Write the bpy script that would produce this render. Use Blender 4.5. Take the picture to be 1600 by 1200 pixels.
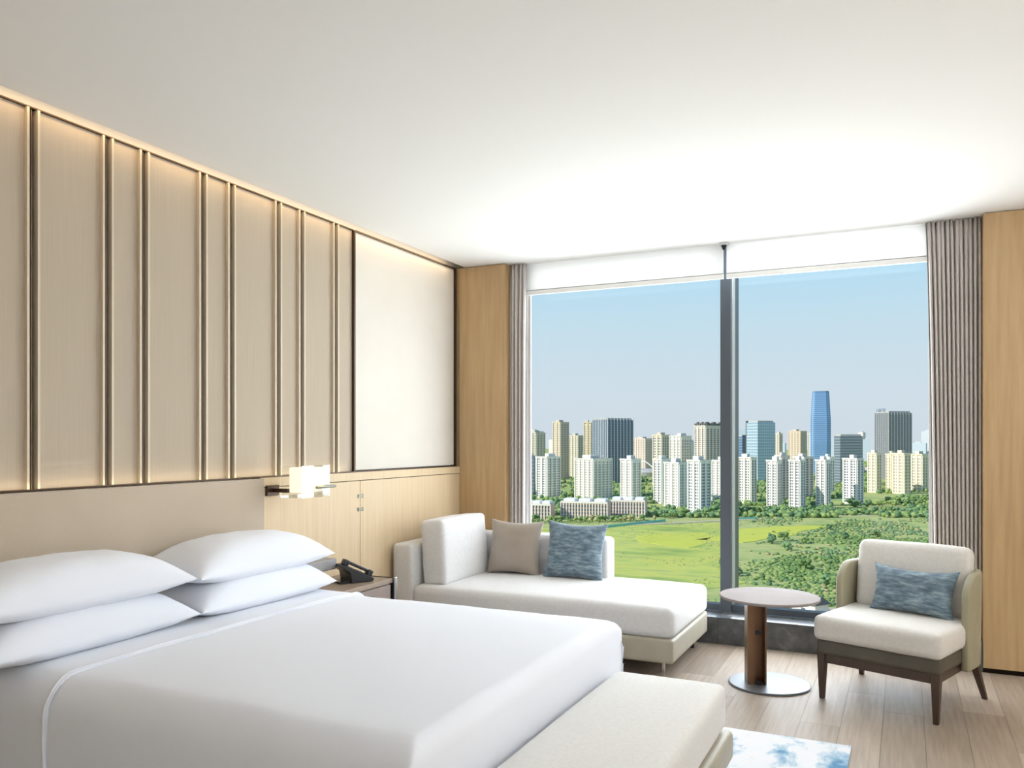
import bpy, bmesh, math, random
from mathutils import Vector, Matrix, noise
random.seed(7)
for o in list(bpy.data.objects): bpy.data.objects.remove(o, do_unlink=True)
scene = bpy.context.scene
C = scene.collection
PI = math.pi
R = math.radians

# ------------------------------------------------------------------ camera
cam = bpy.data.cameras.new('camera'); cam_o = bpy.data.objects.new('camera', cam); C.objects.link(cam_o)
cam.sensor_width = 36; cam.sensor_fit = 'HORIZONTAL'
cam.lens = 1277 * 36 / 1600; cam.shift_y = 88 / 1600
cam.clip_start = .05; cam.clip_end = 9000
cam_o.location = (0, 0, 1.45); cam_o.rotation_euler = (PI / 2, 0, R(25.715))
scene.camera = cam_o

# ------------------------------------------------------------------ sky, sun, daylight, exposure
def lin(c):
    f = lambda v: v / 12.92 if v <= .04045 else ((v + .055) / 1.055) ** 2.4
    return tuple(f(x / 255) for x in c) + (1,)
world = bpy.data.worlds.new('sky'); scene.world = world; world.use_nodes = True
wt = world.node_tree; wn = wt.nodes; bgn = wn['Background']
tc = wn.new('ShaderNodeTexCoord'); sp = wn.new('ShaderNodeSeparateXYZ'); rp = wn.new('ShaderNodeValToRGB')
wt.links.new(tc.outputs['Generated'], sp.inputs[0]); wt.links.new(sp.outputs['Z'], rp.inputs['Fac']); wt.links.new(rp.outputs['Color'], bgn.inputs['Color'])
el = rp.color_ramp.elements
el[0].position = 0; el[0].color = lin((214, 223, 232)); el[1].position = 1; el[1].color = lin((70, 130, 205))
for p_, c_ in ((.06, (213, 226, 236)), (.13, (204, 227, 240)), (.20, (184, 224, 246)), (.5, (125, 180, 232))):
    e = el.new(p_); e.color = lin(c_)
bgn.inputs['Strength'].default_value = 1.0
sun = bpy.data.lights.new('sun', 'SUN'); sun.energy = 4.9; sun.angle = R(.6); sun.color = (1, .95, .87)
sun_o = bpy.data.objects.new('sun', sun); C.objects.link(sun_o)
sun_o.rotation_euler = Vector((.66, .62, -.60)).to_track_quat('-Z', 'Y').to_euler()
def area(name, loc, direction, sx, sy, energy, color, spread=180):
    l = bpy.data.lights.new(name, 'AREA'); l.shape = 'RECTANGLE'; l.size = sx; l.size_y = sy; l.energy = energy; l.color = color; l.spread = R(spread)
    o = bpy.data.objects.new(name, l); C.objects.link(o); o.location = loc
    d = Vector(direction).normalized()
    o.rotation_euler = d.to_track_quat('-Z', 'Y').to_euler()
    return o
# daylight entering through the two window openings
area('window_daylight', (-1.98, 6.065, 1.53), (0, -1, 0), 1.45, 2.6, 52, (.88, .945, 1), 172)
area('window_daylight', (-.52, 6.065, 1.53), (0, -1, 0), 1.25, 2.6, 76, (.88, .945, 1), 172)
vs = scene.view_settings; vs.view_transform = 'Standard'; vs.look = 'None'; vs.exposure = 0; vs.gamma = 1; vs.use_curve_mapping = False

# ------------------------------------------------------------------ materials
MATS = {}
def mat(name, col, rough=.6, metal=0, spec=.5, vary=None, scale=(1, 1, 1), nscale=5, detail=4, bump=0, bscale=200, emit=None, sheen=0, ramp=None, coat=0):
    m = bpy.data.materials.new(name); m.use_nodes = True; MATS[name] = m
    nt = m.node_tree; b = nt.nodes['Principled BSDF']
    b.inputs['Base Color'].default_value = lin(col); b.inputs['Roughness'].default_value = rough
    b.inputs['Metallic'].default_value = metal; b.inputs['Specular IOR Level'].default_value = spec
    b.inputs['Sheen Weight'].default_value = sheen; b.inputs['Coat Weight'].default_value = coat
    tc = nt.nodes.new('ShaderNodeTexCoord'); mp = nt.nodes.new('ShaderNodeMapping'); mp.inputs['Scale'].default_value = scale
    nt.links.new(tc.outputs['Object'], mp.inputs['Vector'])
    if vary or ramp:
        n = nt.nodes.new('ShaderNodeTexNoise'); n.inputs['Scale'].default_value = nscale; n.inputs['Detail'].default_value = detail; n.inputs['Roughness'].default_value = .6
        nt.links.new(mp.outputs[0], n.inputs['Vector'])
        r = nt.nodes.new('ShaderNodeValToRGB'); nt.links.new(n.outputs['Fac'], r.inputs['Fac']); nt.links.new(r.outputs['Color'], b.inputs['Base Color'])
        e = r.color_ramp.elements
        if ramp:
            e[0].position = ramp[0][0]; e[0].color = lin(ramp[0][1]); e[1].position = ramp[-1][0]; e[1].color = lin(ramp[-1][1])
            for p, c in ramp[1:-1]:
                q = e.new(p); q.color = lin(c)
        else:
            e[0].position = .3; e[0].color = lin(col); e[1].position = .7; e[1].color = lin(vary)
    if bump:
        n2 = nt.nodes.new('ShaderNodeTexNoise'); n2.inputs['Scale'].default_value = bscale; n2.inputs['Detail'].default_value = 3
        nt.links.new(mp.outputs[0], n2.inputs['Vector'])
        bp = nt.nodes.new('ShaderNodeBump'); bp.inputs['Strength'].default_value = bump; bp.inputs['Distance'].default_value = .004
        nt.links.new(n2.outputs['Fac'], bp.inputs['Height']); nt.links.new(bp.outputs['Normal'], b.inputs['Normal'])
    if emit:
        b.inputs['Emission Color'].default_value = lin(emit[0]); b.inputs['Emission Strength'].default_value = emit[1]
    return m
M = MATS
mat('ceiling_paint', (243, 242, 239), .9, spec=.2)
mat('white_paint', (240, 239, 235), .8, spec=.3)
mat('wall_taupe', (182, 169, 151), .75, vary=(176, 162, 143), scale=(1, 40, .4), nscale=6, spec=.35, bump=.15, bscale=60)
mat('panel_white', (212, 206, 196), .6, vary=(208, 201, 190), nscale=2, spec=.4)
mat('bronze_dark', (72, 56, 42), .4, metal=.6)
mat('bronze_trim', (204, 190, 168), .5, metal=.1)
mat('gap_dark', (28, 20, 15), .8, spec=.1)
mat('bronze_mid', (110, 93, 74), .4, metal=.3)
mat('headboard_fabric', (186, 171, 152), .85, vary=(180, 165, 146), nscale=3, bump=.2, bscale=350, sheen=.2)
mat('veneer', (192, 163, 122), .5, vary=(174, 144, 104), scale=(6, 6, .35), nscale=5, detail=6, spec=.4)
mat('veneer_pale', (214, 192, 158), .5, vary=(202, 178, 142), scale=(9, 9, .35), nscale=5, detail=6, spec=.4)
for i, (a, b) in enumerate((((164, 150, 135), (145, 130, 115)), ((172, 158, 143), (153, 138, 123)), ((156, 141, 126), (137, 122, 107)))):
    mat('oak_floor_%d' % i, a, .48, vary=b, scale=(14, .7, 1), nscale=4, detail=7, spec=.18)
mat('floor_base', (110, 96, 82), .6)
mat('granite', (84, 86, 88), .22, ramp=((.3, (66, 68, 70)), (.55, (92, 94, 96)), (.68, (120, 122, 122)), (.8, (150, 150, 148))), nscale=9, detail=8, spec=.6)
mat('frame_dark', (82, 89, 98), .4, metal=.2)
mat('hinge_metal', (140, 144, 130), .5, metal=.3)
mat('frame_silver', (222, 223, 224), .4)
mat('blind', (246, 246, 244), .8, spec=.2, emit=None)
mat('curtain', (204, 197, 192), .85, vary=(196, 189, 184), nscale=4, bump=.1, bscale=400)
mat('sheer', (240, 238, 236), .9)
mat('linen_white', (235, 238, 246), .8, spec=.2, sheen=.15)
mat('bench_fabric', (232, 230, 226), .9, vary=(224, 221, 216), nscale=60, bump=.5, bscale=500, sheen=.2)
mat('sofa_fabric', (222, 220, 219), .9, vary=(213, 211, 209), nscale=50, bump=.5, bscale=450, sheen=.2)
mat('sofa_leather', (170, 163, 146), .5, vary=(162, 155, 138), nscale=8)
mat('taupe_satin', (158, 146, 134), .55, vary=(150, 138, 126), nscale=6, sheen=.3)
mat('blue_weave', (100, 120, 135), .75, scale=(4, 15, 4), nscale=3.4, detail=7, sheen=.2, bump=.3, bscale=120,
    ramp=((.3, (62, 80, 96)), (.45, (92, 112, 126)), (.56, (118, 138, 150)), (.7, (152, 168, 176))))
mat('chair_shell', (160, 153, 128), .6, vary=(150, 143, 118), nscale=6)
mat('chair_leather', (88, 82, 70), .5, vary=(78, 72, 61), nscale=8)
mat('walnut', (74, 56, 44), .4, vary=(60, 44, 34), scale=(10, 10, 1), nscale=6)
mat('chair_fabric', (226, 222, 216), .9, vary=(216, 212, 206), nscale=50, bump=.5, bscale=450, sheen=.2)
mat('bronze_table', (120, 92, 70), .3, metal=.75)
mat('table_top', (148, 139, 136), .7, spec=.06, vary=(141, 132, 128), nscale=5)
mat('table_base', (104, 108, 112), .42, metal=.5)
mat('black_metal', (38, 38, 42), .4, metal=.3)
mat('chrome', (205, 205, 205), .15, metal=1)
mat('black_plastic', (34, 36, 40), .3)
mat('phone_blue', (80, 96, 130), .25)
mat('phone_grey', (120, 126, 132), .4)
mat('nightstand_wood', (150, 132, 116), .45, vary=(138, 120, 104), scale=(4, 14, 4), nscale=4, detail=6)
mat('nightstand_front', (140, 126, 118), .4, vary=(132, 118, 110), nscale=5)
mat('ledge_grey', (150, 148, 148), .7)
mat('lamp_frosted', (255, 246, 226), .5, emit=((255, 243, 222), .8))
mat('rug', (235, 236, 240), .95, scale=(3.2, 2.0, 1), nscale=1.5, detail=5, bump=.5, bscale=300,
    ramp=((.36, (96, 146, 184)), (.43, (168, 196, 214)), (.50, (232, 234, 238)), (.64, (236, 234, 236)), (.74, (196, 214, 222))))
def glass(name, tint, refl):
    m = bpy.data.materials.new(name); m.use_nodes = True; MATS[name] = m; nt = m.node_tree; nt.nodes.clear()
    out = nt.nodes.new('ShaderNodeOutputMaterial'); t = nt.nodes.new('ShaderNodeBsdfTransparent'); g = nt.nodes.new('ShaderNodeBsdfGlossy')
    t.inputs[0].default_value = tint; g.inputs['Roughness'].default_value = .02
    fr = nt.nodes.new('ShaderNodeFresnel'); fr.inputs['IOR'].default_value = 1.35
    mul = nt.nodes.new('ShaderNodeMath'); mul.operation = 'MULTIPLY'; mul.inputs[1].default_value = refl
    nt.links.new(fr.outputs[0], mul.inputs[0])
    mx = nt.nodes.new('ShaderNodeMixShader'); nt.links.new(mul.outputs[0], mx.inputs[0]); nt.links.new(t.outputs[0], mx.inputs[1]); nt.links.new(g.outputs[0], mx.inputs[2])
    nt.links.new(mx.outputs[0], out.inputs['Surface'])
glass('window_glass', (.97, .985, .985, 1), .35)
glass('clear_glass', (.96, .97, .96, 1), .5)

# ------------------------------------------------------------------ mesh helpers
class MB:
    def __init__(s): s.v = []; s.f = []
    def add(s, vs_, fs): 
        o = len(s.v); s.v += [tuple(v) for v in vs_]; s.f += [tuple(i + o for i in f) for f in fs]; return s
    def box(s, x0, x1, y0, y1, z0, z1, mtx=None):
        vs_ = [(x, y, z) for z in (z0, z1) for y in (y0, y1) for x in (x0, x1)]
        if mtx: vs_ = [mtx @ Vector(v) for v in vs_]
        return s.add(vs_, [(0, 2, 3, 1), (4, 5, 7, 6), (0, 1, 5, 4), (2, 6, 7, 3), (0, 4, 6, 2), (1, 3, 7, 5)])
    def prism(s, poly, z0, z1):
        n = len(poly)
        return s.add([(x, y, z0) for x, y in poly] + [(x, y, z1) for x, y in poly],
                     [tuple(range(n - 1, -1, -1)), tuple(range(n, 2 * n))] + [(i, (i + 1) % n, n + (i + 1) % n, n + i) for i in range(n)])
    def lathe(s, prof, n=48, cx=0, cy=0):
        vs_ = [(cx + r * math.cos(2 * PI * k / n), cy + r * math.sin(2 * PI * k / n), z) for r, z in prof for k in range(n)]
        fs = [(i * n + k, i * n + (k + 1) % n, (i + 1) * n + (k + 1) % n, (i + 1) * n + k) for i in range(len(prof) - 1) for k in range(n)]
        fs += [tuple(range(n - 1, -1, -1)), tuple(range((len(prof) - 1) * n, len(prof) * n))]
        return s.add(vs_, fs)
    def tube(s, pts, r, n=8):
        pts = [Vector(p) for p in pts]; rs = r if isinstance(r, (list, tuple)) else [r] * len(pts)
        vs_ = []
        for i, p in enumerate(pts):
            t = (pts[min(i + 1, len(pts) - 1)] - pts[max(i - 1, 0)]).normalized()
            a = t.orthogonal().normalized() if i == 0 else (a - t * a.dot(t)).normalized()
            b = t.cross(a)
            vs_ += [p + (a * math.cos(2 * PI * k / n) + b * math.sin(2 * PI * k / n)) * rs[i] for k in range(n)]
        fs = [(i * n + k, i * n + (k + 1) % n, (i + 1) * n + (k + 1) % n, (i + 1) * n + k) for i in range(len(pts) - 1) for k in range(n)]
        fs += [tuple(range(n - 1, -1, -1)), tuple(range((len(pts) - 1) * n, len(pts) * n))]
        return s.add(vs_, fs)
    def taper(s, p0, a0, b0, p1, a1, b1):        # square section leg from p0 (half sizes a0,b0) to p1
        vs_ = [(p[0] + sx * a, p[1] + sy * b, p[2]) for p, a, b in ((p0, a0, b0), (p1, a1, b1)) for sx, sy in ((-1, -1), (1, -1), (1, 1), (-1, 1))]
        return s.add(vs_, [(3, 2, 1, 0), (4, 5, 6, 7)] + [(i, (i + 1) % 4, 4 + (i + 1) % 4, 4 + i) for i in range(4)])
    def mesh(s, name):
        me = bpy.data.meshes.new(name); me.from_pydata(s.v, [], s.f); me.update(); return me
    def build(s, name, m, parent=None, loc=None, rot=None, smooth=False, bevel=0, seg=2, mesh_fix=True):
        me = s.mesh(name)
        if mesh_fix:
            bm = bmesh.new(); bm.from_mesh(me); bmesh.ops.recalc_face_normals(bm, faces=bm.faces)
            if bevel: bmesh.ops.bevel(bm, geom=bm.edges[:], offset=bevel, segments=seg, profile=.5, affect='EDGES', clamp_overlap=True)
            bm.to_mesh(me); bm.free()
        return link(name, me, m, parent, loc, rot, smooth)
def link(name, me, m, parent=None, loc=None, rot=None, smooth=False):
    for x in (m if isinstance(m, (list, tuple)) else [m]): 
        if len(me.materials) < 8: me.materials.append(MATS[x] if isinstance(x, str) else x)
    if smooth:
        for p in me.polygons: p.use_smooth = True
    o = bpy.data.objects.new(name, me); C.objects.link(o)
    if parent: o.parent = parent
    if loc: o.location = loc
    if rot: o.rotation_euler = rot
    return o
def empty(name, loc, rz=0):
    o = bpy.data.objects.new(name, None); C.objects.link(o); o.location = loc; o.rotation_euler = (0, 0, rz); o.empty_display_size = .1; return o
def tag(o, label=None, cat=None, group=None, kind=None):
    if label: o['label'] = label
    if cat: o['category'] = cat
    if group: o['group'] = group
    if kind: o['kind'] = kind
    return o
def struct(o, label=None): o['kind'] = 'structure'; (label and o.__setitem__('label', label)); return o
def softbox(sx, sy, sz, r, puff=(0, 0, 0, 0), n=14, sag=0, wr=0, seed=0):
    """Upholstered box centred at the origin, rounded edges, puff = bulge of (top, front/back, sides, bottom)."""
    mb = MB(); h = (sx / 2, sy / 2, sz / 2); idx = {}
    def tval(i, H):                                # denser near the edges
        t = -1 + 2 * i / n
        return t
    # coordinates along an axis: corner arc samples + inner samples
    def axis(H):
        k = 4; rr = min(r, H * .98); a = [-H + rr * (1 - math.cos(PI / 2 * j / k)) for j in range(k)]
        m = max(2, n - 2 * k); inner = [-H + rr + (2 * H - 2 * rr) * j / m for j in range(m + 1)]
        return a + inner + [-x for x in reversed(a)]
    ax = [axis(H) for H in h]; N = [len(a) - 1 for a in ax]
    def vert(i, j, k):
        key = (i, j, k)
        if key in idx: return idx[key]
        p = Vector((ax[0][i], ax[1][j], ax[2][k])); q = Vector([max(-(H - min(r, H * .98)), min(H - min(r, H * .98), c)) for c, H in zip(p, h)])
        dv = p - q
        # push to the shell of the rounded box
        if dv.length > 1e-9: p = q + dv.normalized() * r if dv.length < 1e9 else p
        u, v, w = [max(-1, min(1, c / H)) for c, H in zip(p, h)]
        fx, fy, fz = 1 - u * u, 1 - v * v, 1 - w * w
        d = Vector((puff[2] * fy * fz * u, puff[1] * fx * fz * v, (puff[0] if w > 0 else puff[3]) * (fx * fy) ** .6 * w))
        p = p + d
        if wr: p += Vector(noise.noise_vector(p * 9 + Vector((seed, 0, 0)))) * wr + Vector(noise.noise_vector(p * 3.5 + Vector((0, seed, 0)))) * wr * 1.5
        idx[key] = len(mb.v); mb.v.append(tuple(p)); return idx[key]
    def side(fn, A, B, flip):
        for a in range(A):
            for b in range(B):
                q = [vert(*fn(a, b)), vert(*fn(a + 1, b)), vert(*fn(a + 1, b + 1)), vert(*fn(a, b + 1))]
                mb.f.append(tuple(q if not flip else reversed(q)))
    side(lambda a, b: (a, b, N[2]), N[0], N[1], False); side(lambda a, b: (a, b, 0), N[0], N[1], True)
    side(lambda a, b: (a, 0, b), N[0], N[2], False); side(lambda a, b: (a, N[1], b), N[0], N[2], True)
    side(lambda a, b: (N[0], a, b), N[1], N[2], False); side(lambda a, b: (0, a, b), N[1], N[2], True)
    return mb
def pillow(w, d, t, pinch=.04, n=26, p=2.6, wr=.004, seed=0, asym=.62):
    """Stuffed pillow lying in XY: w along x, d along y, thickness t; corners drawn out to points."""
    mb = MB(); ids = {}
    for s in (1, -1):
        for i in range(n + 1):
            for j in range(n + 1):
                u = -math.cos(PI * i / n); v = -math.cos(PI * j / n)
                edge = i in (0, n) or j in (0, n)
                if edge and s == -1: ids[(s, i, j)] = ids[(1, i, j)]; continue
                x = u * (w / 2) * (1 - pinch * 2 / w * (1 - v * v) * abs(u) ** 2); y = v * (d / 2) * (1 - pinch * 2 / d * (1 - u * u) * abs(v) ** 2)
                prof = max(0, (1 - abs(u) ** p) * (1 - abs(v) ** p)) ** .55
                z = s * t * (asym if s > 0 else 1 - asym) * prof
                q = Vector((x, y, z))
                if not edge:
                    q.z += s * prof * (noise.noise(Vector((x * 7, y * 7, seed + s))) * wr * 2 + noise.noise(Vector((x * 18, y * 18, seed))) * wr)
                    rr = max(0, max(abs(u), abs(v)) - .75) * 4; q.z += s * rr * noise.noise(Vector((x * 30, y * 30, seed + 5))) * wr * 1.2
                ids[(s, i, j)] = len(mb.v); mb.v.append(tuple(q))
    for s in (1, -1):
        for i in range(n):
            for j in range(n):
                q = (ids[(s, i, j)], ids[(s, i + 1, j)], ids[(s, i + 1, j + 1)], ids[(s, i, j + 1)])
                mb.f.append(q if s > 0 else q[::-1])
    return mb

# ------------------------------------------------------------------ room shell
Y0, Y1, X0, X1, ZC = -1.8, 5.88, -3.37, 2.6, 2.87
floor = struct(MB().box(-3.6, 2.8, -2, 6.3, -.2, -.014).build('floor', 'floor_base'), 'grey brown oak plank floor')
plank_me = {}
rnd = random.Random(3)
pw, pl = .192, 1.25
for k in range(3):
    for kind, ln in (('full', pl), ('short', .62)):
        plank_me[(k, kind)] = None
nx = int((X1 - X0) / pw) + 1
def plank_mesh(w, l):
    return MB().box(0, w - .0012, 0, l - .0012, -.014, 0)
cache = {}
for i in range(nx):
    x = X0 + i * pw; w = min(pw, X1 - x)
    if w < .03: continue
    y = Y0 - rnd.random() * 1.0
    while y < Y1 - .01:
        a = max(y, Y0); b = min(y + pl, Y1); y += pl
        if b - a < .02: continue
        key = (round(w, 3), round(b - a, 2), rnd.randrange(3))
        if key not in cache:
            me = plank_mesh(w, b - a).mesh('plank'); me.materials.append(M['oak_floor_%d' % key[2]]); cache[key] = me
        o = bpy.data.objects.new('plank', cache[key]); C.objects.link(o); o.parent = floor; o.location = (x, a, 0)
ceiling = struct(MB().box(-3.262, 2.45, -2, 6.4, ZC, 3.06).build('ceiling', 'ceiling_paint'), 'plain white ceiling')
MB().box(-3.6, -3.262, -2, 6.4, 3.0, 3.06).build('cove_lid', 'ceiling_paint', ceiling)
MB().box(2.45, 2.8, -2, 6.4, 3.0, 3.06).build('cove_lid', 'ceiling_paint', ceiling)  # lid of the slot added for the right wall light
# strip light and slot added along the unseen right wall, brightening ceiling and bed
area('strip_light', (2.5, 1.9, 2.96), (0, 0, -1), .05, 7.2, 215, (.95, .97, 1))
wall_right = struct(MB().box(2.6, 2.8, -2, 6.3, -.014, 3).build('wall_right', 'white_paint'), 'plain side wall')
wall_back = struct(MB().box(-3.6, 2.8, -2, -1.8, -.014, 3).build('wall_back', 'white_paint'), 'plain rear wall')

# left wall with its panels
wall_left = struct(MB().box(-3.6, -3.375, -2, 6.3, -.014, 3.0).build('wall_left', 'white_paint'), 'bed wall with tall taupe panels and bronze reveals')
gaps = [2.24, 2.60, 2.802, 3.17, 3.372, 3.742, 3.951, 4.283]
y = 2.24; s = .205
while y > -1.6:
    y -= s; gaps.insert(0, y); s = .365 if s < .3 else .205
ZB, ZT = 1.243, 2.856
edges = [-1.8] + gaps + [4.474]
for i in range(len(edges) - 1):
    a = edges[i] + (.029 if i else 0); b = edges[i + 1] - (.029 if i < len(edges) - 2 else .004)
    MB().box(-3.375, -3.345, a, b, ZB, ZT).build('wall_panel', 'wall_taupe', wall_left)
for g in gaps:
    MB().box(-3.375, -3.372, g - .018, g + .018, ZB, ZT).build('reveal', 'gap_dark', wall_left)
    for s in (-1, 1):
        MB().box(-3.375, -3.327, g + s * .0235 - .0055, g + s * .0235 + .0055, ZB, ZT).build('edge_trim', 'bronze_trim', wall_left)
    MB().box(-3.372, -3.342, g - .0025, g + .0025, ZB, ZT).build('centre_rib', 'bronze_mid', wall_left)
MB().box(-3.375, -3.325, 4.470, 4.486, ZB, ZT).build('edge_trim', 'bronze_dark', wall_left)
MB().box(-3.375, -3.34, 4.492, 5.832, ZB + .006, ZT - .004).build('white_panel', 'panel_white', wall_left)
fr = MB().box(-3.375, -3.325, 5.838, 5.852, ZB, ZT).box(-3.375, -3.325, 4.486, 5.852, ZT - .004, ZT + .006)
fr.build('panel_frame', 'bronze_dark', wall_left)
MB().box(-3.375, -3.33, -1.8, 4.47, ZT, ZT + .006).build('top_trim', 'bronze_dark', wall_left)
MB().box(-3.375, -3.322, -1.8, 5.852, ZB - .008, ZB).build('bottom_trim', 'bronze_dark', wall_left)
# wainscot of pale wood below the panels
MB().box(-3.375, -3.31, 3.57, 5.88, 1.182, ZB - .008).build('top_rail', 'veneer_pale', wall_left)
w1 = MB().box(-3.375, -3.312, 3.57, 4.517, .02, 1.177).build('wainscot_board', 'veneer_pale', wall_left)
w2 = MB().box(-3.375, -3.312, 4.523, 5.88, .02, 1.177).build('wainscot_board', 'veneer_pale', wall_left)
MB().box(-3.375, -3.33, 3.57, 5.88, .02, 1.182).build('wainscot_backing', 'gap_dark', wall_left)
for z in (1.075, .985):
    poly = [(-.028, -.013), (-.010, -.007), (.010, -.007), (.028, -.013), (.028, .013), (.010, .007), (-.010, .007), (-.028, .013)]
    vs_ = [(-3.312, 4.52 + a, z + b) for a, b in poly] + [(-3.305, 4.52 + a, z + b) for a, b in poly]
    MB().add(vs_, [tuple(range(8)), tuple(range(15, 7, -1))] + [(i, (i + 1) % 8, 8 + (i + 1) % 8, 8 + i) for i in range(8)]).build('hinge', 'hinge_metal', w1)
MB().box(-3.375, -3.315, -1.8, 3.57, .02, 1.2).build('headboard_backing', 'gap_dark', wall_left)

# window wall: wood pilasters, stone kerb, frames, panes
wall_win = struct(MB().box(-3.375, -2.895, 5.886, 6.3, -.014, 2.868).build('wall_window', 'veneer'), 'wood clad window wall')
MB().box(.437, .449, 5.872, 6.3, .03, 2.868).build('wood_return', 'veneer', wall_win)
for a, b in ((.449, 1.55), (1.555, 2.6)):
    MB().box(a, b, 5.875, 6.3, .03, 2.866).build('wood_panel', 'veneer', wall_win)
MB().box(-3.31, -2.889, 5.875, 5.886, .02, 2.864).build('wood_panel', 'veneer', wall_win)
MB().box(.437, 2.6, 5.885, 6.3, -.014, .03).build('shadow_base', 'gap_dark', wall_win)
kerb = struct(MB().box(-2.889, .437, 5.89, 6.3, -.014, .18).build('trim_1', 'granite'), 'dark stone kerb under the window')
xs = [-2.889, -1.205, -.1, .437]
for a, b in zip(xs, xs[1:]):
    MB().box(a + .001, b - .001, 5.88, 5.9, 0, .17).build('stone_slab', 'granite', kerb)
    MB().box(a + .001, b - .001, 5.876, 6.1, .17, .19).build('stone_cap', 'granite', kerb)
for n, (a, b) in (('window_1', (-2.889, -1.232)), ('window_2', (-1.157, .437))):
    f_ = struct(MB().box(a, b, 6.12, 6.2, .19, .235).box(a, b, 6.12, 6.2, 2.8, 2.87).box(*((a, a + .03) if n[-1] == '1' else (b - .03, b)), 6.12, 6.2, .235, 2.8).build(n, 'frame_dark'), 'tall fixed window left of the mullion' if n[-1] == '1' else 'tall fixed window right of the mullion')
    MB().box(a + .02, b - .02, 6.156, 6.164, .22, 2.81).build('pane', 'window_glass', f_)
mull = struct(MB().box(-1.232, -1.157, 6.10, 6.15, .19, 2.87).build('trim_2', 'frame_dark'), 'dark metal window mullion')
MB().box(-1.22, -1.150, 6.15, 6.24, .19, 2.87).build('silver_face', 'frame_silver', mull)
MB().box(-1.232, -1.157, 6.24, 6.42, .1, 3.0).build('outer_fin', 'frame_dark', mull)

# skirting under the wood on the right and slot lights of the left wall
for e_, z_, d_, n_ in ((6.5, 2.89, (-.5, 0, -.85), 'strip_light'), ):
    o = area(n_, (-3.278, 2.0, z_), d_, .03, 7.5, e_, (1, .72, .42))
    o.rotation_euler = Matrix(((.86, 0, .5), (0, 1, 0), (-.5, 0, .86))).to_euler()
o = area('ledge_light', (-3.312, 1.0, 1.246), (0, 0, 1), .012, 6.8, 1.5, (1, .82, .56))
o.rotation_euler = Matrix(((-.80, 0, .6), (0, 1, 0), (-.6, 0, -.80))).to_euler()

# ------------------------------------------------------------------ blinds and curtains
m = bpy.data.materials.new('blind_cloth'); m.use_nodes = True; MATS['blind_cloth'] = m
nt = m.node_tree; nt.nodes.clear(); ou = nt.nodes.new('ShaderNodeOutputMaterial'); d1 = nt.nodes.new('ShaderNodeBsdfDiffuse'); t1 = nt.nodes.new('ShaderNodeBsdfTranslucent'); mx = nt.nodes.new('ShaderNodeMixShader')
d1.inputs[0].default_value = (.95, .95, .95, 1); t1.inputs[0].default_value = (.95, .95, .95, 1); mx.inputs[0].default_value = .3
nt.links.new(d1.outputs[0], mx.inputs[1]); nt.links.new(t1.outputs[0], mx.inputs[2]); nt.links.new(mx.outputs[0], ou.inputs[0])
for a, b, lab in ((-2.80, -1.189, 'white roller blind rolled up above the left window'), (-1.167, .17, 'white roller blind rolled up above the right window')):
    t = tag(empty('roller_blind', ((a + b) / 2, 6.0, 2.632)), lab, 'blind', 'roller blinds above the windows'); w = (b - a) / 2
    MB().box(-w, w, -.0015, .0015, .02, .237).build('blind_fabric', 'blind_cloth', t)
    MB().box(-w, w, -.011, .011, -.012, .020).build('bottom_bar', 'white_paint', t)
    MB().box(-w, w, -.006, .004, .020, .027).build('seam', 'ledge_grey', t)
bk = tag(empty('blind_bracket', (-1.178, 5.965, 2.87)), 'small grey bracket on the ceiling between the two blinds', 'bracket')
MB().box(-.032, .032, -.03, .03, -.016, -.001).build('plate', 'frame_silver', bk)
MB().taper((0, .0, -.05), .007, .012, (0, 0, -.016), .018, .02).build('stem', 'black_metal', bk)

def curtain(name, x0, x1, xb0, xb1, yc, z0, z1, folds, amp, m, label, group=None, seed=0, pleat=True):
    nx_, nz = folds * 10, 26; mb = MB()
    for k in range(nz + 1):
        tz = k / nz; z = z1 + (z0 - z1) * tz
        for i in range(nx_ + 1):
            t = i / nx_; wob = .12 * noise.noise(Vector((t * 9, tz * 2.2, seed)))
            ph = 2 * PI * folds * t + wob * 5 * (.35 + .3 * tz)
            a0 = x0 + (x1 - x0) * t; a1 = xb0 + (xb1 - xb0) * t
            x = a0 + (a1 - a0) * (min(1, tz * 1.0) ** .7)
            top = max(0, 1 - tz * 5.5)
            A = amp * (.75 + .45 * noise.noise(Vector((t * 6, 3.3, seed))))
            yy = A * math.sin(ph) * (1 - .35 * top) + top * amp * .45 * math.sin(ph * .5 + 1.0)
            mb.v.append((x, yc + yy, z))
    for k in range(nz):
        for i in range(nx_):
            q = k * (nx_ + 1) + i; mb.f.append((q, q + nx_ + 1, q + nx_ + 2, q + 1))
    cx = (x0 + x1) / 2; mb.v = [(a - cx, b - yc, c - z0) for a, b, c in mb.v]
    o = mb.build(name, m, None, (cx, yc, z0), None, True)
    md = o.modifiers.new('thick', 'SOLIDIFY'); md.thickness = .003
    return tag(o, label, 'curtain', group)
curtain('drape', -2.885, -2.745, -2.885, -2.755, 5.955, .195, 2.866, 4, .028, 'curtain', 'narrow grey drape beside the left wood pilaster', seed=2)
curtain('drape', .115, .432, .165, .432, 5.965, .195, 2.866, 12, .024, 'curtain', 'wide grey pleated drape behind the armchair', seed=5)
curtain('sheer_curtain', -2.87, -2.735, -2.87, -2.735, 6.045, .195, 2.866, 4, .010, 'sheer', 'thin white sheer gathered beside the left grey drape', seed=8)
curtain('sheer_curtain', .14, .43, .14, .43, 6.045, .195, 2.866, 8, .010, 'sheer', 'thin white sheer gathered behind the right grey drape', seed=9)

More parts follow.
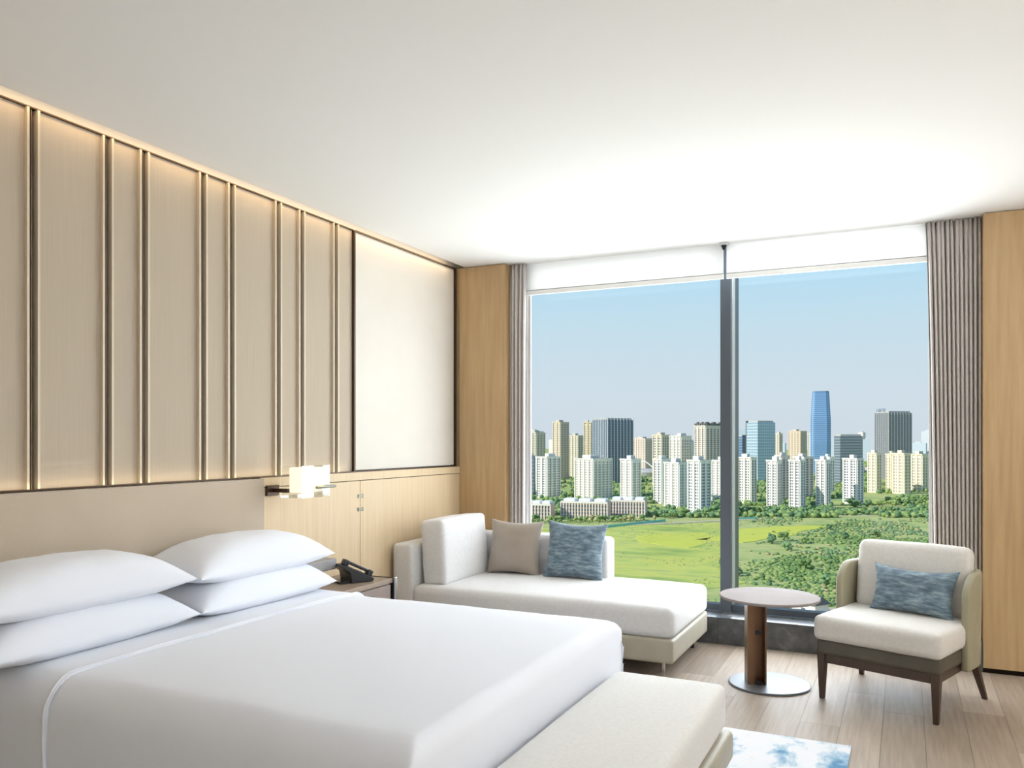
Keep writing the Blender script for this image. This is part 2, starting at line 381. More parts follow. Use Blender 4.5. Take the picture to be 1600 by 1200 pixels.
# ------------------------------------------------------------------ bed
hb = tag(softbox(.05, 5.35, 1.016, .008, (0, 0, 0, 0)).build('headboard', 'headboard_fabric', None, (-3.288, .88, .725), None, True), 'long taupe fabric headboard panel behind the white pillows', 'headboard')
tag(MB().box(-3.262, -3.15, 3.5, 4.06, .66, .725).build('wall_ledge', 'ledge_grey', bevel=.006), 'short grey ledge on the wood wainscot beside the pillow ends', 'ledge')
bed = tag(empty('bed', (-2.23, 2.75, 0)), 'large bed base and mattress under the white bedding', 'bed')
MB().box(-1.02, 1.0, -.88, .88, .06, .34).build('bed_base', 'headboard_fabric', bed, bevel=.02)
softbox(2.02, 1.76, .24, .05).build('mattress', 'linen_white', bed, (-.01, 0, .46), None, True)
for sx in (-.9, .9):
    for sy in (-.75, .75):
        MB().lathe([(.03, .012), (.03, .07)], 16, sx, sy).build('leg', 'black_metal', bed)
def drape_cover(name, x0, x1, y0, y1, zt, zb, r, m, label, cat, wr=.0035, close_x1=True, seed=0, puff=.012, rf=.06):
    # bedding that lies on top and falls over both long sides (and the foot)
    mb = MB(); arc = [PI / 2 * k / 7 for k in range(8)]
    prof = [(y0 - .003, zb)] + [(y0 - .003 * (1 - (zt - r - zb) * 0), zb + (zt - r - zb) * k / 5) for k in range(1, 5)] + [(y0 + r - r * math.cos(a), zt - r + r * math.sin(a)) for a in arc]
    inner = 22; top = [(y0 + r + (y1 - y0 - 2 * r) * k / inner, zt) for k in range(1, inner)]
    prof = prof + top + [(y0 + y1 - a, b) for a, b in reversed(prof)]
    nX = 36; ncol = len(prof); cols = []
    def pt(x, y, z, w=1):
        v = (y - y0) / (y1 - y0); top_f = max(0, 1 - abs(2 * v - 1) ** 4)
        q = Vector((x, y, z + puff * top_f * w))
        q += Vector(noise.noise_vector(q * 2.3 + Vector((seed, 1, 0)))) * wr * 1.6 + Vector(noise.noise_vector(q * 7 + Vector((0, seed, 0)))) * wr * .7
        if z < zt - r:                                   # soft vertical folds on the falling sides
            q.y += .004 * math.sin(x * 17 + seed) * (zt - z) * (1 if y > (y0 + y1) / 2 else -1)
        return tuple(q)
    xs_ = [x0 + (x1 - rf - x0) * k / nX for k in range(nX + 1)] if close_x1 else [x0 + (x1 - x0) * k / nX for k in range(nX + 1)]
    for x in xs_:
        cols.append([len(mb.v) + k for k in range(ncol)]); mb.v += [pt(x, a, b) for a, b in prof]
    if close_x1:
        for a in arc[1:]:
            inset = rf - rf * math.cos(a); xx = x1 - rf + rf * math.sin(a)
            cols.append([len(mb.v) + k for k in range(ncol)])
            mb.v += [pt(xx, min(max(p, y0 + inset * .35), y1 - inset * .35), min(z, zt - inset), math.cos(a)) for p, z in prof]
        for k in range(1, 8):
            cols.append([len(mb.v) + i for i in range(ncol)]); zz = zt - rf - (zt - rf - zb) * k / 7
            mb.v += [pt(x1, min(max(p, y0 + rf * .35), y1 - rf * .35), min(z, zz), 0) for p, z in prof]
    for c0, c1 in zip(cols, cols[1:]):
        for k in range(ncol - 1): mb.f.append((c0[k], c1[k], c1[k + 1], c0[k + 1]))
    bx = (x0 + x1) / 2; mb.v = [(a - bx, b - 2.75, c) for a, b, c in mb.v]
    o = mb.build(name, m, None, (bx, 2.75, 0), None, True)
    md = o.modifiers.new('thick', 'SOLIDIFY'); md.thickness = .012; md.offset = -1
    return tag(o, label, cat), prof
duvet, prof = drape_cover('duvet', -2.66, -1.19, 1.83, 3.67, .622, .1, .12, 'linen_white', 'smooth white duvet spread over the bed down to the foot bench', 'duvet', seed=3)
sheet, prof2 = drape_cover('turned_down_sheet', -3.22, -2.64, 1.822, 3.678, .630, .1, .12, 'linen_white', 'folded back white sheet band between the pillows and the duvet', 'sheet', close_x1=False, seed=3)
hem = [(0, a, b + .012 * max(0, 1 - abs(2 * (a - 1.82) / 1.86 - 1) ** 4) + .003) for a, b in prof2]
MB().tube([(.285 + .004 * math.sin(k), a - 2.75 - (.004 if a < 1.9 else 0) + (.004 if a > 3.6 else 0), b) for k, (_, a, b) in enumerate(hem)], .0045, 8).build('hem', 'linen_white', sheet, smooth=True)

def bed_pillow(yc, z, w, xc, tilt, roll, lab, seed):
    o = pillow(w, .46, .215, .03, 44, 2.9, .003, seed, .70).build('pillow', 'linen_white', None, (xc, yc, z), (0, R(tilt), R(90 + roll)), True)
    return tag(o, lab, 'pillow', 'white bed pillows')
bed_pillow(2.17, .685, .96, -3.02, 0, .6, 'lower white pillow of the near stack at the left edge', 1)
bed_pillow(3.13, .685, .94, -3.02, 0, -.5, 'lower white pillow of the far stack beside the nightstand', 2)
bed_pillow(2.14, .845, .97, -3.02, 0, -.5, 'upper white pillow of the near stack at the left edge', 3)
bed_pillow(3.12, .835, .95, -3.025, 0, .5, 'upper white pillow of the far stack beside the nightstand', 4)

# bench at the foot of the bed
bench = tag(empty('foot_bench', (-.915, 2.70, 0)), 'white upholstered bench at the foot of the bed', 'bench')
softbox(.49, 1.52, .185, .035, (.012, .004, .004, 0), 18, wr=.0015).build('seat_cushion', 'bench_fabric', bench, (0, 0, .343), None, True)
softbox(.53, 1.56, .13, .03).build('plinth', 'sofa_leather', bench, (.005, 0, .182), None, True)
for sx in (-.2, .2):
    for sy in (-.68, .68):
        MB().lathe([(.02, .012), (.025, .12)], 14, sx, sy).build('leg', 'black_metal', bench)
rug = tag(MB().box(-1.15, 1.15, -1.45, 1.45, 0, .01).build('rug', 'rug', None, (-1.38, 2.71, .001)), 'white rug with blurred blue blotches under the bench', 'rug')

# ------------------------------------------------------------------ nightstand and phone
ns = tag(empty('nightstand', (-3.1, 4.03, 0)), 'brown wooden nightstand between the bed and the sofa', 'nightstand')
MB().box(-.20, .17, -.30, .27, .06, .55).build('body', 'nightstand_wood', ns, bevel=.004)
MB().box(-.205, .185, -.31, .29, .551, .58).build('top', 'nightstand_wood', ns, bevel=.003)
dr = MB().box(.171, .187, -.295, .262, .33, .545).build('drawer', 'nightstand_front', ns, bevel=.002)
MB().box(.187, .199, -.06, .06, .50, .512).build('handle', 'chrome', dr)
dr = MB().box(.171, .187, -.295, .262, .08, .322).build('drawer', 'nightstand_front', ns, bevel=.002)
MB().box(.187, .199, -.06, .06, .28, .292).build('handle', 'chrome', dr)
MB().box(-.205, .19, .2905, .306, 0, .584).build('side_frame', 'black_metal', ns, bevel=.003)
MB().box(.191, .205, .286, .312, 0, .588).build('corner_post', 'chrome', ns, bevel=.004)
ph = tag(empty('desk_phone', (-3.075, 4.13, .581), R(62)), 'black desk phone with a raised handset on the nightstand', 'phone')
# wedge base: local x along the length (high at -x)
def wedge(prof, y0, y1): 
    n = len(prof); return MB().add([(x, y0, z) for x, z in prof] + [(x, y1, z) for x, z in prof], [tuple(range(n)), tuple(range(2 * n - 1, n - 1, -1))] + [(i, (i + 1) % n, n + (i + 1) % n, n + i) for i in range(n)])
wedge([(-.05, .0), (.09, .0), (.10, .018), (-.10, .115), (-.112, .10), (-.06, .06)], -.085, .085).build('phone_body', 'black_plastic', ph, bevel=.004)
wedge([(-.06, 0), (-.12, 0), (-.12, .01), (-.05, .012)], -.07, .07).build('stand_foot', 'black_plastic', ph)
hs = MB(); tl = Matrix.Translation((-.005, -.052, .082)) @ Matrix.Rotation(R(26), 4, 'Y')
hs.box(-.075, .075, -.02, .02, .006, .024, tl).box(-.105, -.07, -.024, .024, -.012, .026, tl).box(.07, .105, -.024, .024, -.012, .026, tl)
hs.build('handset', 'black_plastic', ph, bevel=.006, smooth=True)
kt = Matrix.Translation((.0, 0, .068)) @ Matrix.Rotation(R(26), 4, 'Y')
kp = MB().box(.0, .075, -.015, .072, 0, .004, Matrix.Translation((.0, 0, .068)) @ Matrix.Rotation(R(26), 4, 'Y')).build('keypad', 'phone_blue', ph)
for i in range(4):
    for j in range(3): MB().box(.008 + i * .017, .019 + i * .017, -.008 + j * .026, .010 + j * .026, .004, .007, kt).build('key', 'phone_grey', kp)
MB().box(-.075, -.02, -.015, .072, 0, .004, Matrix.Translation((.0, 0, .071)) @ Matrix.Rotation(R(26), 4, 'Y')).build('display', 'phone_grey', ph)

# ------------------------------------------------------------------ wall lamp
lamp = tag(empty('wall_lamp', (-3.31, 3.76, 1.15)), 'lit frosted glass cube wall lamp on the wood wainscot', 'lamp')
MB().box(.0, .016, -.15, -.05, -.02, .04).build('wall_plate', 'bronze_dark', lamp, bevel=.003)
MB().box(.016, .13, -.112, -.092, .0, .022).build('arm', 'bronze_dark', lamp)
MB().box(.13, .232, -.10, .098, .0, .145).build('shade', 'lamp_frosted', lamp, bevel=.008)
g = MB()
g.box(.10, .25, -.13, .115, -.028, -.016).box(.25, .255, -.13, .115, -.028, .155).box(.10, .25, -.133, -.130, -.028, .155)
g.build('glass_sleeve', 'clear_glass', lamp)
fb = MB().tube([(.264, -.02, .03), (.264, .15, .03)], .009, 10).build('front_bar', 'hinge_metal', lamp, smooth=True)
MB().tube([(.232, .05, .03), (.262, .05, .03)], .006, 8).build('bar_mount', 'chrome', fb)
pl_ = bpy.data.lights.new('wall_lamp_bulb', 'POINT'); pl_.energy = .7; pl_.color = (1, .82, .6); pl_.shadow_soft_size = .06
po = bpy.data.objects.new('wall_lamp_bulb', pl_); C.objects.link(po); po.location = (-3.02, 3.76, 1.23)

# ------------------------------------------------------------------ chaise sofa
ch = tag(empty('chaise_sofa', (-2.2, 5.33, 0)), 'light grey chaise sofa by the window with a low back', 'sofa')
def L(x, y, z): return (x + 2.2, y - 5.33, z)
softbox(1.98, .96, .15, .02).build('plinth', 'sofa_leather', ch, L(-2.25, 5.325, .172), None, True)
softbox(1.86, .965, .19, .045, (.02, .006, .006, 0), 22, wr=.0015).build('seat_cushion', 'sofa_fabric', ch, L(-2.19, 5.335, .338), None, True)
softbox(.17, .96, .62, .03, (0, 0, .006, 0), 16, wr=.001).build('arm', 'sofa_fabric', ch, L(-3.2, 5.335, .41), None, True)
softbox(1.26, .165, .52, .035, (.004, .008, 0, 0), 18, wr=.0015).build('backrest', 'sofa_fabric', ch, L(-2.58, 5.745, .475), None, True)
softbox(.19, .66, .46, .032, (.008, .008, .018, 0), 18, wr=.002, seed=4).build('bolster_cushion', 'sofa_fabric', ch, L(-3.0, 5.27, .655), (R(0), R(-4), 0), True)
for x, y, m_ in ((-1.37, 5.02, 'chrome'), (-1.345, 5.70, 'black_metal'), (-3.1, 5.02, 'chrome'), (-3.1, 5.70, 'black_metal')):
    MB().lathe([(.014, 0), (.018, .1)], 14, *L(x, y, 0)[:2]).build('leg', m_, ch)
def cushion(name, m, loc, w, h, t, rx, rz, lab, roll=0, seed=0):
    o = pillow(w, h, t, .027, 26, 3.0, .006, seed, .5).build(name, m, None, loc, None, True)
    o.rotation_euler = (Matrix.Rotation(rz, 3, 'Z') @ Matrix.Rotation(R(90) + rx, 3, 'X') @ Matrix.Rotation(roll, 3, 'Z')).to_euler()
    return tag(o, lab, 'cushion', 'throw cushions')
cushion('throw_cushion', 'taupe_satin', (-2.66, 5.575, .642), .43, .42, .15, R(-13), R(4), 'plain taupe square cushion on the sofa', R(-1), 11)
cushion('throw_cushion', 'blue_weave', (-2.17, 5.565, .642), .46, .43, .15, R(-13), R(3), 'square blue grey woven cushion on the sofa', R(-2), 12)

# ------------------------------------------------------------------ side table
tb = tag(empty('side_table', (-.73, 5.04, 0)), 'round side table with a bronze channel post by the window', 'table')
MB().lathe([(.283, .512), (.287, .516), (.287, .524), (.284, .528)], 72).build('table_top', 'table_top', tb, smooth=False)
MB().lathe([(.228, 0), (.234, .003), (.234, .009), (.230, .012)], 72).build('base', 'table_base', tb)
a = R(25.7 - 6)
mt = Matrix.Translation((-.075, -.03, 0)) @ Matrix.Rotation(a, 4, 'Z')
c = MB().box(-.055, .055, .038, .05, .012, .512, mt).box(-.055, -.015, -.05, -.042, .012, .512, mt).box(-.055, -.047, -.042, .038, .012, .512, mt).box(.045, .055, -.05, .038, .012, .512, mt)
post = c.build('post', 'bronze_table', tb)
MB().lathe([(.0, .30), (.016, .305), (.016, .325), (0.0, .33)], 16, -.055, -.06).build('knob', 'black_metal', post)
MB().lathe([(.03, .012), (.03, .02), (.022, .026)], 20, -.055, -.055).build('foot_cap', 'black_metal', tb)

# ------------------------------------------------------------------ armchair
ac = tag(empty('armchair', (-.141, 4.80, 0), R(-20.1)), 'cream armchair with an olive wraparound shell and dark wooden legs', 'armchair')
for sx in (-1, 1):
    MB().taper((sx * .30, 0.0, 0), .013, .013, (sx * .30, .005, .27), .024, .024).build('leg', 'walnut', ac, bevel=.003)
    MB().taper((sx * .345, .635, 0), .013, .013, (sx * .30, .545, .27), .022, .024).build('leg', 'walnut', ac, bevel=.003)
MB().box(-.277, .277, -.012, .012, .205, .255).build('apron', 'walnut', ac, bevel=.003)
MB().box(-.277, .277, .535, .56, .205, .255).build('apron', 'walnut', ac, bevel=.003)
for sx in (-1, 1): MB().box(sx * .30 - .011, sx * .30 + .011, .03, .525, .205, .255).build('apron', 'walnut', ac, bevel=.003)
softbox(.655, .62, .09, .02).build('seat_base', 'chair_leather', ac, (0, .285, .296), None, True)
softbox(.68, .64, .135, .034, (.010, .006, .006, .0), 20, wr=.002, seed=2).build('seat_cushion', 'chair_fabric', ac, (0, .275, .40), None, True)
# wraparound shell
path = [(-.365, .30)] + [(-.365, .34 + .03 * k) for k in range(5)]
rr = .22
path += [(-.365 + rr - rr * math.cos(PI / 2 * k / 8), .46 + rr * math.sin(PI / 2 * k / 8)) for k in range(1, 9)]
half = path; path = half + [(-x, y) for x, y in reversed(half)]
sh = MB(); n = len(path); cz = 0
dist = [0]
for p, q in zip(path, path[1:]): dist.append(dist[-1] + math.dist(p, q))
tot = dist[-1]; NL = 10
for i, (x, y) in enumerate(path):
    a = path[max(i - 1, 0)]; b = path[min(i + 1, n - 1)]; tx, ty = b[0] - a[0], b[1] - a[1]; l_ = math.hypot(tx, ty); nx2, ny2 = -ty / l_, tx / l_   # outward left of travel
    e = min(dist[i], tot - dist[i]); zt = .735 - .10 * max(0, 1 - e / .13) ** 2 ; zb = .215
    for side in (0, 1):
        off = .0 if side == 0 else .045
        for k in range(NL + 1):
            t = k / NL; z = zb + (zt - zb) * t
            rnd_ = .007 * max(0, (t - .9) / .1)
            sh.v.append((x - nx2 * off, y - ny2 * off + .03 * t * (1 if y > .4 else .4), z - rnd_))
for i in range(n - 1):
    for side in (0, 1):
        for k in range(NL):
            a = i * 2 * (NL + 1) + side * (NL + 1) + k; b = a + 2 * (NL + 1)
            sh.f.append((a, b, b + 1, a + 1) if side == 0 else (a, a + 1, b + 1, b))
    a = i * 2 * (NL + 1); b = a + 2 * (NL + 1); N1 = NL + 1
    sh.f.append((a + NL, b + NL, b + N1 + NL, a + N1 + NL)); sh.f.append((a, a + N1, b + N1, b))
for i in (0, n - 1):
    a = i * 2 * (NL + 1)
    for k in range(NL): sh.f.append((a + k, a + k + 1, a + NL + 1 + k + 1, a + NL + 1 + k))
shell = sh.build('back_shell', 'chair_shell', ac, smooth=True)
bv = shell.modifiers.new('soft', 'BEVEL'); bv.width = .014; bv.segments = 3; bv.limit_method = 'ANGLE'; bv.angle_limit = R(50)
softbox(.61, .145, .41, .045, (.006, .02, .006, 0), 18, wr=.002, seed=6).build('back_cushion', 'chair_fabric', ac, (0, .53, .645), (R(-9), 0, 0), True)
def tow(lx, ly):
    a = R(-20.1); return (-.141 + lx * math.cos(a) - ly * math.sin(a), 4.80 + lx * math.sin(a) + ly * math.cos(a))
x_, y_ = tow(.05, .385)
cushion('lumbar_cushion', 'blue_weave', (x_, y_, .595), .465, .285, .13, R(-16), R(-20.1), 'oblong blue grey woven cushion on the armchair', R(-1), 15)

# unseen ceiling spots added as room fill, above and behind the viewer
for i, (x, y) in enumerate(((-.2, -.3), (1.5, 1.2), (-1.8, -.6), (1.5, -.6))):
    t = tag(empty('fill_spot', (x, y, ZC)), 'round ceiling spot added out of view as room fill', 'light', 'added ceiling fill spots')
    MB().lathe([(.055, -.002), (.055, -.006), (.042, -.006), (.040, -.001)], 24).build('ring', 'white_paint', t)
    l_ = bpy.data.lights.new('fill_spot_lamp', 'SPOT'); l_.energy = 62; l_.color = (1, .95, .9); l_.spot_size = R(75); l_.spot_blend = .6; l_.shadow_soft_size = .05
    o = bpy.data.objects.new('fill_spot_lamp', l_); C.objects.link(o); o.location = (x, y, ZC - .02)

# ------------------------------------------------------------------ the city beyond the window (ground is 70.55 m below the room floor)
GZ = -70.55
mat('field', (150, 165, 80), .95, spec=.1, nscale=.02, detail=9,
    ramp=((.28, (124, 146, 88)), (.42, (160, 174, 104)), (.52, (186, 186, 118)), (.62, (150, 168, 102)), (.74, (198, 184, 140))))
mat('meadow_yellow', (206, 204, 84), .95, spec=.1, vary=(190, 194, 86), nscale=.05, detail=7)
mat('meadow_green', (178, 186, 100), .95, spec=.1, nscale=.035, detail=9, scale=(.6, 1.6, 1), ramp=((.3, (140, 162, 84)), (.45, (178, 188, 96)), (.55, (198, 196, 96)), (.65, (166, 178, 100)), (.75, (200, 186, 136))))
mat('dirt', (206, 190, 160), .95, spec=.1, vary=(186, 172, 142), nscale=.1)
mat('road_grey', (176, 176, 172), .9, spec=.2)
mat('net_teal', (136, 206, 184), .9, spec=.1)
for i, c in enumerate(((118, 146, 88), (140, 166, 98), (158, 178, 108), (104, 136, 96), (182, 176, 124), (128, 160, 112))):
    mat('leaf_%d' % i, c, .9, spec=.1, vary=tuple(int(v * .82) for v in c), nscale=.6, detail=6)
mat('bark', (90, 76, 62), .9)
mat('win_dark', (104, 112, 124), .4); mat('win_tan', (166, 158, 148), .5); mat('win_blue', (84, 108, 140), .3); mat('win_brown', (124, 108, 100), .5)
mat('roof_grey', (190, 186, 178), .8); mat('roof_dark', (110, 108, 104), .8); mat('fin_white', (214, 216, 214), .5); mat('roof_white', (240, 238, 232), .7)
mat('brick_pink', (222, 186, 170), .85); mat('facade_white', (240, 232, 220), .8)
mat('glass_grid', (206, 216, 220), .4)
ground = struct(MB().box(-4000, 3500, 60, 6500, GZ - 3, GZ).build('ground', 'field'), 'green overgrown land beyond the window')
def patch(name, pts, m, h, label, cat, wob=6):
    out = []
    n = len(pts)
    for i in range(n):
        a, b = pts[i], pts[(i + 1) % n]
        for k in range(6):
            t = k / 6; x = a[0] + (b[0] - a[0]) * t; y = a[1] + (b[1] - a[1]) * t
            out.append((x + wob * noise.noise(Vector((x * .03, y * .03, 1))), y + wob * noise.noise(Vector((x * .03, y * .03, 9)))))
    o = MB().prism(out, GZ, GZ + h).build(name, m); return tag(o, label, cat, kind='stuff')
patch('meadow', [(-250, 640), (-140, 715), (-108, 560), (-74, 420), (-110, 370), (-230, 400), (-300, 560)], 'meadow_green', .15, 'pale green meadow behind the sofa', 'meadow', 14)
patch('meadow', [(-118, 690), (-60, 735), (-66, 700), (-86, 620), (-104, 585), (-135, 590)], 'meadow_yellow', .3, 'bright yellow meadow right of the mullion', 'meadow', 8)
patch('meadow', [(-180, 600), (-140, 640), (-122, 570), (-130, 540), (-170, 560)], 'meadow_yellow', .3, 'bright yellow meadow left of the mullion', 'meadow', 8)
patch('dirt_track', [(-230, 655), (-150, 745), (-120, 775), (-116, 772), (-146, 738), (-222, 650)], 'dirt', .35, 'pale dirt track below the white apartment towers', 'track', 2)
patch('dirt_track', [(-160, 790), (-20, 850), (60, 862), (60, 868), (-22, 857), (-162, 797)], 'dirt', .3, 'pale dirt track in front of the slim white towers', 'track', 3)
patch('meadow', [(-60, 365), (0, 385), (40, 400), (60, 370), (0, 330), (-60, 340)], 'dirt', .2, 'brown dry grass strip behind the armchair', 'grass', 6)
def fence_strip(p, q, w, h, m, label):
    v = Vector((q[0] - p[0], q[1] - p[1])); l = v.length
    o = MB().box(0, l, -w / 2, w / 2, 0, h).build('net_fence', m, None, (p[0], p[1], GZ), (0, 0, math.atan2(v.y, v.x)))
    return tag(o, label, 'fence')
fence_strip((-224, 634), (-192, 712), .4, 2.2, 'net_teal', 'teal net fence across the meadow behind the sofa')
fence_strip((-150, 745), (-122, 770), .4, 2.0, 'net_teal', 'short teal net fence right of the mullion')

def wins(mb, face, w, d, z0, z1, cols, ww, fh, wh, proud=.25, skip=0, seed=0):
    """window boxes on one face: 'f' front (-y), 'r' (+x), 'l' (-x), 'b' (+y)"""
    n = int((z1 - z0) / fh); span = w if face in 'fb' else d
    for c in cols:
        u = (c - .5) * span
        for k in range(n):
            z = z0 + k * fh + (fh - wh) / 2
            if face == 'f': mb.box(u - ww / 2, u + ww / 2, -d / 2 - proud, -d / 2 + .1, z, z + wh)
            elif face == 'b': mb.box(u - ww / 2, u + ww / 2, d / 2 - .1, d / 2 + proud, z, z + wh)
            elif face == 'r': mb.box(w / 2 - .1, w / 2 + proud, u - ww / 2, u + ww / 2, z, z + wh)
            else: mb.box(-w / 2 - proud, -w / 2 + .1, u - ww / 2, u + ww / 2, z, z + wh)
def even(n): return [(k + .5) / n for k in range(n)]
wallc = {}
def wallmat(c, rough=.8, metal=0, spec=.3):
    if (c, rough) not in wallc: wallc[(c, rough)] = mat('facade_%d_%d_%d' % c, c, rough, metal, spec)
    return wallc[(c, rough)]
placed_b = []
def building(st, sub, x, y, w, d, h, rot, col, lab, group='city buildings beyond the field'):
    placed_b.append((x, y, math.hypot(w, d) / 2))
    t = tag(empty('apartment_tower' if st == 'res' else 'office_tower', (x, y, GZ), R(rot)), lab, 'building', group)
    mb = MB(); rw = random.Random(int(x * 7 + y))
    if st == 'res':
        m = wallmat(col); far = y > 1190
        wb = MB().box(-w / 2, w / 2, -d / 2, d / 2, 0, h).build('wall_block', m, t)
        nb = max(2, int(w / 6.5)); 
        # white piers standing proud between the window columns
        pier = MB(); cw = w / nb
        for k in range(nb + 1):
            u = -w / 2 + k * cw; pier.box(max(-w / 2, u - cw * .17), min(w / 2, u + cw * .17), -d / 2 - 1.0, -d / 2, 0, h - 1.5)
        nd = max(2, int(d / 6.5)); cd = d / nd
        for k in range(nd + 1):
            v = -d / 2 + k * cd; pier.box(w / 2, w / 2 + 1.0, max(-d / 2, v - cd * .15), min(d / 2, v + cd * .15), 0, h - 1.5)
        tag(pier.build('piers', m, wb), kind='stuff')
        wm = {'white': 'win_tan' if rw.random() < .4 else 'win_dark', 'cream': 'win_tan', 'pink': 'win_brown', 'brown': 'win_brown'}[sub]
        if 'blue window' in lab: wm = 'win_blue'
        fh = 3.0 if not far else 4.2
        cf = [(k + .5) / nb + o for k in range(nb) for o in (-.11 / nb * 1.6, .11 / nb * 1.6)]
        wins(mb, 'f', w, d, 1.5, h - 2.5, cf, min(1.7, cw * .2), fh, fh * .55)
        cs = [(k + .5) / nd + o for k in range(nd) for o in (-.2 / nd, .2 / nd)]
        wins(mb, 'r', w, d, 1.5, h - 2.5, cs, min(1.9, cd * .26), fh, fh * .6)
        tag(mb.build('windows', wm, wb), kind='stuff')
        MB().box(-w / 2 - .8, w / 2 + .8, -d / 2 - 1.2, d / 2 + .6, h - 1.6, h).build('parapet', m, t)
        hw = w * (.28 + .2 * rw.random()); hx = (rw.random() - .5) * w * .35
        hut = MB().box(hx - hw / 2, hx + hw / 2, -d * .25, d * .25, h, h + 3.6).build('roof_hut', m, t)
        if sub == 'brown':
            cr = MB()
            for k in range(5): cr.box(-w / 2 + k * w / 5 + .6, -w / 2 + (k + 1) * w / 5 - .6, -d / 2 - 1.2, -d / 2 + 2, h, h + 3 + 2 * (k % 2))
            for k in range(5): cr.box(w / 2 - 2, w / 2 + 1.2, -d / 2 + k * d / 5 + .6, -d / 2 + (k + 1) * d / 5 - .6, h, h + 3 + 2 * ((k + 1) % 2))
            cr.build('crown', 'roof_dark', t)
    elif st == 'tower':
        m = wallmat(col, .25, .3, .6); hw = w
        def oct_(s, z): 
            a = s; b = s * .62
            return [(x_, y_, z) for x_, y_ in ((-b, -a), (b, -a), (a, -b), (a, b), (b, a), (-b, a), (-a, b), (-a, -b))]
        vs_ = []; lv = [(0, .96), (.35, 1.0), (.65, .99), (.85, .9), (1.0, .83)]
        for f_, s_ in lv: vs_ += oct_(hw * s_, h * f_)
        fs = [(i * 8 + k, i * 8 + (k + 1) % 8, (i + 1) * 8 + (k + 1) % 8, (i + 1) * 8 + k) for i in range(len(lv) - 1) for k in range(8)] + [tuple(range(7, -1, -1)), tuple(range(32, 40))]
        MB().add(vs_, fs).build('glass_shaft', m, t)
        def sc(f):
            for (a, sa), (b, sb) in zip(lv, lv[1:]):
                if a <= f <= b: return sa + (sb - sa) * (f - a) / (b - a)
        bd = MB()
        for k in range(2, 40):
            z = h * k / 40; s_ = hw * sc(k / 40) * 1.006
            lo = [(p[0], p[1]) for p in oct_(s_, 0)]; bd.prism(lo, z, z + .7)
        tag(bd.build('floor_bands', wallmat((158, 188, 212), .4, 0, .4), t), kind='stuff')
        for sx, sy in ((-1, -1), (1, -1), (1, 1), (-1, 1)):
            MB().tube([(sx * hw * .8 * sc(f), sy * hw * .8 * sc(f), h * f) for f in (0, .35, .65, .85, 1)], .5, 6).build('corner_fin', 'fin_white', t)
        MB().prism([(p[0], p[1]) for p in oct_(hw * .8, 0)], h, h + 2.5).build('crown', wallmat((110, 140, 170), .4), t)
    else:
        m = wallmat(col, .3, .2, .6)
        MB().box(-w / 2, w / 2, -d / 2, d / 2, 0, h).build('glass_block', m, t)
        MB().box(-w / 2 + 2, w / 2 - 2, -d / 2 + 2, d / 2 - 2, h, h + 3).build('roof_plant', 'roof_grey', t)
        if sub in ('fins', 'sign'):
            fn = MB(); n1 = max(5, int(w / 5)); n2 = max(5, int(d / 6)); fw = .55 if sub == 'fins' else .45
            for k in range(n1 + 1): u = -w / 2 + w * k / n1; fn.box(u - fw, u + fw, -d / 2 - .8, -d / 2, 0, h + (3 if sub == 'fins' else 0))
            for k in range(n2 + 1): v = -d / 2 + d * k / n2; fn.box(w / 2, w / 2 + .8, v - fw, v + fw, 0, h + (3 if sub == 'fins' else 0))
            tag(fn.build('facade_fins', 'fin_white' if sub == 'fins' else 'roof_grey', t), kind='stuff')
        bd = MB(); step = {'grid': 5.2, 'bands': 4.6, 'fins': 4.2, 'sign': 4.6}.get(sub, 5)
        z = step
        while z < h - 2:
            bd.box(-w / 2 - .3, w / 2 + .3, -d / 2 - .3, d / 2 + .3, z, z + (1.5 if sub in ('grid', 'bands') else .8)); z += step
        if sub == 'grid':
            for k in range(7): u = -w / 2 + w * k / 6; bd.box(u - .4, u + .4, -d / 2 - .4, -d / 2, 0, h)
            for k in range(9): v = -d / 2 + d * k / 8; bd.box(w / 2, w / 2 + .4, v - .4, v + .4, 0, h)
        tag(bd.build('floor_bands', {'grid': 'glass_grid', 'bands': wallmat((152, 162, 166)), 'fins': wallmat((120, 138, 160), .4), 'sign': wallmat((150, 156, 158))}.get(sub, 'roof_grey'), t), kind='stuff')
        if sub == 'grid': MB().box(-w / 2 - 1, -w / 2, -d / 2 - 1.2, d / 2, 0, h + 3).build('edge_wall', 'roof_dark', t)
        if sub == 'sign':
            sg = MB(); u = -w * .42
            for k in range(6):
                sg.box(u, u + .8, -d / 2 + 1, -d / 2 + 1.6, h + 2, h + 8).box(u, u + 2.8, -d / 2 + 1, -d / 2 + 1.6, h + (6.8 if k % 2 else 4.4), h + (8 if k % 2 else 5.6))
                if k % 3: sg.box(u + 2.2, u + 3, -d / 2 + 1, -d / 2 + 1.6, h + 2, h + 8)
                u += 4.1
            sg.build('roof_sign', wallmat((150, 160, 172)), t)
    return t
